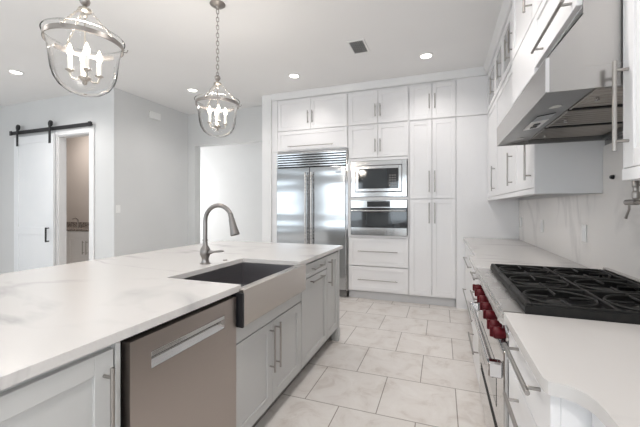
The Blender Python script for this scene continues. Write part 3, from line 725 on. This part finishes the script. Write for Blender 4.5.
t.part('collar', MB().lathe([(.0155, 0), (.0175, .002), (.0175, .010), (.0155, .012)], (fxx, fyy, 1.07), 20), M['faucet'])
single('air_gap_button', MB().lathe([(0, .008), (.014, .007), (.017, 0), (0, 0)], (-1.475, 2.035, ZC1), 20), M['faucet'], 'small round metal button beside the faucet on the island', 'button')

# ------------------------------------------------------------------ pendants
def pendant():
    t = Thing('pendant_light', 'glass bell pendant lantern hanging over the island near the camera, chain out of frame', 'pendant light', (0, 0, H), 'pendants over the island')
    t.part('canopy', MB().lathe([(0, 0), (.065, 0), (.065, -.006), (.05, -.018), (.018, -.026), (.012, -.045), (0, -.048)], (0, 0, H), 28), M['pewter'])
    ch = MB(); z = H-.045; k = 0
    while z > 2.435:
        L = .042; rr = .0105; pts = []
        for j in range(12):
            a = 2*PI*j/12; u = rr*math.cos(a); v = (L/2-rr)*(1 if math.sin(a) > 0 else -1)+rr*math.sin(a)
            pts.append((u if k % 2 == 0 else 0, 0 if k % 2 == 0 else u, z-L/2+v))
        ch.tube(pts, .003, 6, closed=True); z -= L-.008; k += 1
    t.part('chain', ch, M['pewter'])
    t.part('ball', MB().lathe([(0, .026), (.012, .023), (.022, .013), (.026, 0), (.022, -.013), (.012, -.023), (0, -.026)], (0, 0, 2.412), 22), M['pewter'])
    t.part('hub', MB().lathe([(0, .03), (.008, .028), (.012, .018), (.03, .012), (.034, .004), (.028, -.004), (.012, -.01), (.012, -.03), (.006, -.036)], (0, 0, 2.358), 24), M['silver'])
    RZ = 2.185; RR = .178
    t.part('rim_band', MB().lathe([(RR-.001, .013), (RR+.004, .012), (RR+.004, -.012), (RR-.001, -.013), (RR-.001, .013)], (0, 0, RZ), 64), M['pewter'])
    t.part('rim_hook', MB().tube([(RR, 0, RZ), (RR+.018, 0, RZ+.002), (RR+.024, 0, RZ+.018)], .003, 8).tube([(-RR*.5, RR*.866, RZ), (-(RR+.018)*.5, (RR+.018)*.866, RZ+.002), (-(RR+.024)*.5, (RR+.024)*.866, RZ+.018)], .003, 8).tube([(-RR*.5, -RR*.866, RZ), (-(RR+.018)*.5, -(RR+.018)*.866, RZ+.002), (-(RR+.024)*.5, -(RR+.024)*.866, RZ+.018)], .003, 8), M['pewter'])
    for k in range(3):
        a = 2*PI*k/3; c = MB(); p0 = Vector((.028*math.cos(a), .028*math.sin(a), 2.362)); p1 = Vector(((RR+.006)*math.cos(a), (RR+.006)*math.sin(a), RZ+.012))
        n = 12; d = (p1-p0)/n; u = d.normalized(); s1 = u.cross(Vector((0,0,1))).normalized(); s2 = u.cross(s1)
        for i in range(n):
            m_ = p0+d*(i+.5); sd = s1 if i % 2 else s2; hl = d.length*.58; pts = []
            for j in range(10):
                b = 2*PI*j/10; pts.append(m_+u*(hl*math.cos(b))+sd*(.0048*math.sin(b)))
            c.tube(pts, .0017, 5, closed=True)
        t.part('suspension_chain', c, M['silver'])
    pr = [(.186, RZ+.030), (.181, RZ+.022), (.175, RZ+.006), (.168, RZ-.02), (.161, RZ-.06), (.156, RZ-.11), (.150, RZ-.16), (.138, RZ-.20), (.115, RZ-.236), (.078, RZ-.264), (.035, RZ-.278), (0, RZ-.281)]
    t.part('glass_bell', MB().lathe(pr, (0,0,0), 48), M['glass'])
    t.part('glass_lip', MB().tube([(.186*math.cos(2*PI*k/48), .186*math.sin(2*PI*k/48), RZ+.031) for k in range(48)], .0028, 6, closed=True), M['glass'])
    t.part('stem', MB().tube([(0,0,2.33), (0,0,2.01)], .0045, 10), M['silver'])
    t.part('finial', MB().lathe([(.005, .03), (.012, .022), (.020, .010), (.03, .004), (.022, -.008), (.010, -.016), (.013, -.024), (.006, -.034), (0, -.036)], (0,0,1.995), 20), M['silver'])
    for k in range(4):
        a = PI/4+.30-.96+k*PI/2; cx, cy = .066*math.cos(a), .072*math.sin(a)
        arm = MB().tube([(.012*math.cos(a), .012*math.sin(a), 2.0), (.035*math.cos(a), .035*math.sin(a), 1.982), (.058*math.cos(a), .058*math.sin(a), 1.985), (cx, cy, 2.005), (cx, cy, 2.022)], .0045, 8)
        ar = t.part('arm', arm, M['silver'])
        t.part('drip_cup', MB().lathe([(.004, -.006), (.012, 0), (.021, .006), (.018, .008), (.010, .004)], (cx, cy, 2.018), 16), M['silver'], ar)
        t.part('candle_sleeve', MB().lathe([(0, 0), (.0105, 0), (.0105, .072), (0, .073)], (cx, cy, 2.024), 14), M['candle'], ar)
        bl = t.part('bulb', MB().lathe([(.006, 0), (.012, .012), (.0145, .024), (.012, .040), (.006, .056), (.0015, .068), (0, .069)], (cx, cy, 2.097), 14), M['bulb'], ar)
    l = bpy.data.lights.new('pendant_glow', 'POINT'); l.energy = PENDANT_W; l.color = (1, .93, .85); l.shadow_soft_size = .07
    lo = bpy.data.objects.new('pendant_glow', l); COL.objects.link(lo); lo.parent = t.r; lo.location = (0, 0, 2.15-H)
    return t.r
pen = pendant(); pen.location = (-1.81, 1.256, H); pen.rotation_euler.z = .96
p2 = copy_tree(pen); p2.location = (-1.811, 2.392, H); p2.rotation_euler.z = .65
p2['label'] = 'glass bell pendant lantern farther down the island, full chain and canopy visible'

# ------------------------------------------------------------------ ceiling
def downlight(x, y, label, power=SPOT_W):
    t = Thing('recessed_light', label, 'ceiling light', (x, y, H), 'recessed ceiling lights')
    t.part('trim_ring', MB().lathe([(.062, 0), (.085, 0), (.085, -.004), (.066, -.010), (.060, -.004), (.062, 0)], (x, y, H-.0005), 28), M['plastic'])
    t.part('lens', MB().lathe([(0, -.003), (.060, -.003), (.060, -.001), (0, -.001)], (x, y, H), 28), M['can'])
    l = bpy.data.lights.new('downlight', 'SPOT'); l.energy = power; l.spot_size = math.radians(150); l.spot_blend = .8; l.shadow_soft_size = .06; l.color = (1, .955, .92)
    lo = bpy.data.objects.new('downlight', l); COL.objects.link(lo); lo.parent = t.r; lo.location = (0, 0, -.03)
for x, y, lb, *pw in ((-5.17, 2.70, 'lit recessed ceiling light at the far left, above the barn door side'),
                 (-3.49, 4.02, 'lit recessed ceiling light left of the far pendant', 24),
                 (-1.84, 4.04, 'lit recessed ceiling light in front of the fridge cabinet', 18),
                 (-.168, 4.03, 'lit recessed ceiling light in front of the pantry cabinet', 18),
                 (-.38, 1.6, 'recessed ceiling light above the aisle by the range, out of the frame', 52),  # from here on: unseen lights added to even out the room
                 (-3.49, .6, 'recessed ceiling light beyond the island behind the near pendant, out of the frame'),
                 (-5.17, .2, 'recessed ceiling light over the living side, farthest from the island, out of the frame'),
                 (-.17, -.8, 'recessed ceiling light over the aisle behind the viewpoint, out of the frame', 60)):
    downlight(x, y, lb, *pw)
t = Thing('ceiling_vent', 'small white slatted air vent in the ceiling', 'vent', (-.848, 3.555, H))
vx0, vx1, vy0, vy1 = -.945, -.755, 3.40, 3.71
fr = MB().box(vx0, vx0+.022, vy0, vy1, H-.008, H, .002).box(vx1-.022, vx1, vy0, vy1, H-.008, H, .002).box(vx0+.022, vx1-.022, vy0, vy0+.022, H-.008, H, .002).box(vx0+.022, vx1-.022, vy1-.022, vy1, H-.008, H, .002)
t.part('frame', fr, M['plastic'])
t.part('duct_opening', MB().box(vx0+.022, vx1-.022, vy0+.022, vy1-.022, H-.002, H-.0005), M['gasket'])
for i in range(7):
    x = vx0+.034+i*.0205
    t.part('slat', MB().prism([(x-.0045, H-.010), (x-.003, H-.011), (x+.003, H-.003), (x+.0015, H-.002)], vy0+.022, vy1-.022, 'xz'), M['slat'])

# ------------------------------------------------------------------ barn door
t = Thing('barn_door', 'white sliding barn door hanging on a black rail', 'door', (-6.205, 3.49, 0))
bx0, bx1, by = -6.70, -5.715, 3.470
b = MB(); yb0, yb1 = by, by+.038
for a0, a1, z0, z1 in ((bx0, bx0+.11, .02, 2.46), (bx1-.11, bx1, .02, 2.46), (bx0+.11, bx1-.11, 2.34, 2.46), (bx0+.11, bx1-.11, .02, .16), (bx0+.11, bx1-.11, .86, .98)): b.box(a0, a1, yb0, yb1, z0, z1, .002)
b.box(bx0+.11, bx1-.11, yb0+.012, yb1-.005, .16, 2.34)
t.part('leaf', b, M['barn'])
t.part('pull_handle', MB().pull((bx1-.10, by, .755), (bx1-.10, by, .985), (0,-1,0), .045, .012, .012), M['black'])
for x in (bx0+.10, bx1-.075):
    hg = t.part('hanger', MB().box(x-.024, x+.024, by-.010, by-.001, 2.31, 2.635, .002), M['black'])
    t.part('wheel', MB().lathe([(0, 0), (.05, 0), (.05, .014), (0, .014)], (x, by-.0005, 2.622), 24, (0,1,0)), M['black'], hg)
t = Thing('barn_door_rail', 'black steel sliding rail mounted above the barn door', 'rail', (-5.85, 3.5, 2.52))
t.part('bar', MB().box(-6.83, -4.88, by+.016, by+.026, 2.512, 2.570, .001), M['black'])
for x in (-6.80, -4.915): t.part('end_stop', MB().box(x-.03, x+.03, by+.004, by+.015, 2.505, 2.58, .002), M['black'])
for x in (-6.72, -6.2, -5.62, -5.25, -4.94): t.part('standoff', MB().tube([(x, by+.026, 2.545), (x, 3.539, 2.545)], .012, 12), M['black'])

# bathroom vanity seen through the doorway
VY = 4.46
t = Thing('vanity', 'white vanity with stone top seen through the open barn doorway', 'vanity', (-6.9, 4.75, 0))
vx0, vx1 = -7.9, -5.9
t.part('body', MB().box(vx0, vx1, VY+.02, 5.07, .10, .84), M['white'])
t.part('toe_kick', MB().box(vx0, vx1, VY+.08, VY+.10, 0, .099), M['toe'])
n = 4; wd = (vx1-vx0)/n
for i in range(n):
    a = vx0+i*wd; t.part('drawer', MB().slab('x', VY+.02, -1, a+.003, a+wd-.003, .70, .835), M['white'])
    d = t.part('door', MB().shaker('x', VY+.02, -1, a+.003, a+wd-.003, .11, .695), M['white'])
    hx = a+wd-.05 if i % 2 == 0 else a+.05
    t.part('handle', MB().pull((hx, VY, .40), (hx, VY, .66), (0,-1,0)), M['pewter'], d)
t.part('stone_top', MB().box(vx0-.01, vx1+.01, VY-.02, 5.079, .84, .875, .002).box(vx0, vx1, 5.06, 5.079, .875, .975, .001), M['granite'])
t = Thing('vanity_tap', 'small dark tap on the vanity in the room behind the barn door', 'tap', (-7.35, 4.95, .875))
t.part('spout', MB().tube([(-7.35, 4.95, .876), (-7.35, 4.95, 1.03), (-7.35, 4.90, 1.07), (-7.35, 4.84, 1.05)], .012, 10), M['pewter'])
t.part('handle', MB().tube([(-7.28, 4.97, .876), (-7.28, 4.97, .94), (-7.24, 4.95, .95)], .01, 8), M['pewter'])
l = bpy.data.lights.new('vanity_light', 'AREA'); l.shape = 'DISK'; l.size = .3; l.energy = 17; l.color = (1, .92, .84)  # added fill lamp without a fixture, brightens the bathroom
lo = bpy.data.objects.new('vanity_light', l); COL.objects.link(lo); lo.location = (-7.0, 4.3, H-.02)

# switch and chime box on the side wall
t = Thing('light_switch', 'white light switch plate on the wall right of the barn doorway', 'switch', (-4.489, 3.60, 1.22))
t.part('plate', MB().box(-4.489, -4.483, 3.563, 3.637, 1.218, 1.332, .002), M['plastic'])
t.part('rocker', MB().box(-4.483, -4.479, 3.584, 3.616, 1.243, 1.307, .001), M['plastic'])
t = Thing('door_chime', 'small white box high on the grey wall near the ceiling', 'chime', (-4.489, 4.26, 2.77))
t.part('cover', MB().box(-4.489, -4.455, 4.15, 4.37, 2.765, 2.875, .006), M['plastic'])
sl = MB()
for i in range(5): sl.box(-4.4555, -4.4535, 4.17, 4.35, 2.785+i*.016, 2.790+i*.016)
t.part('sound_slots', sl, M['trim'])
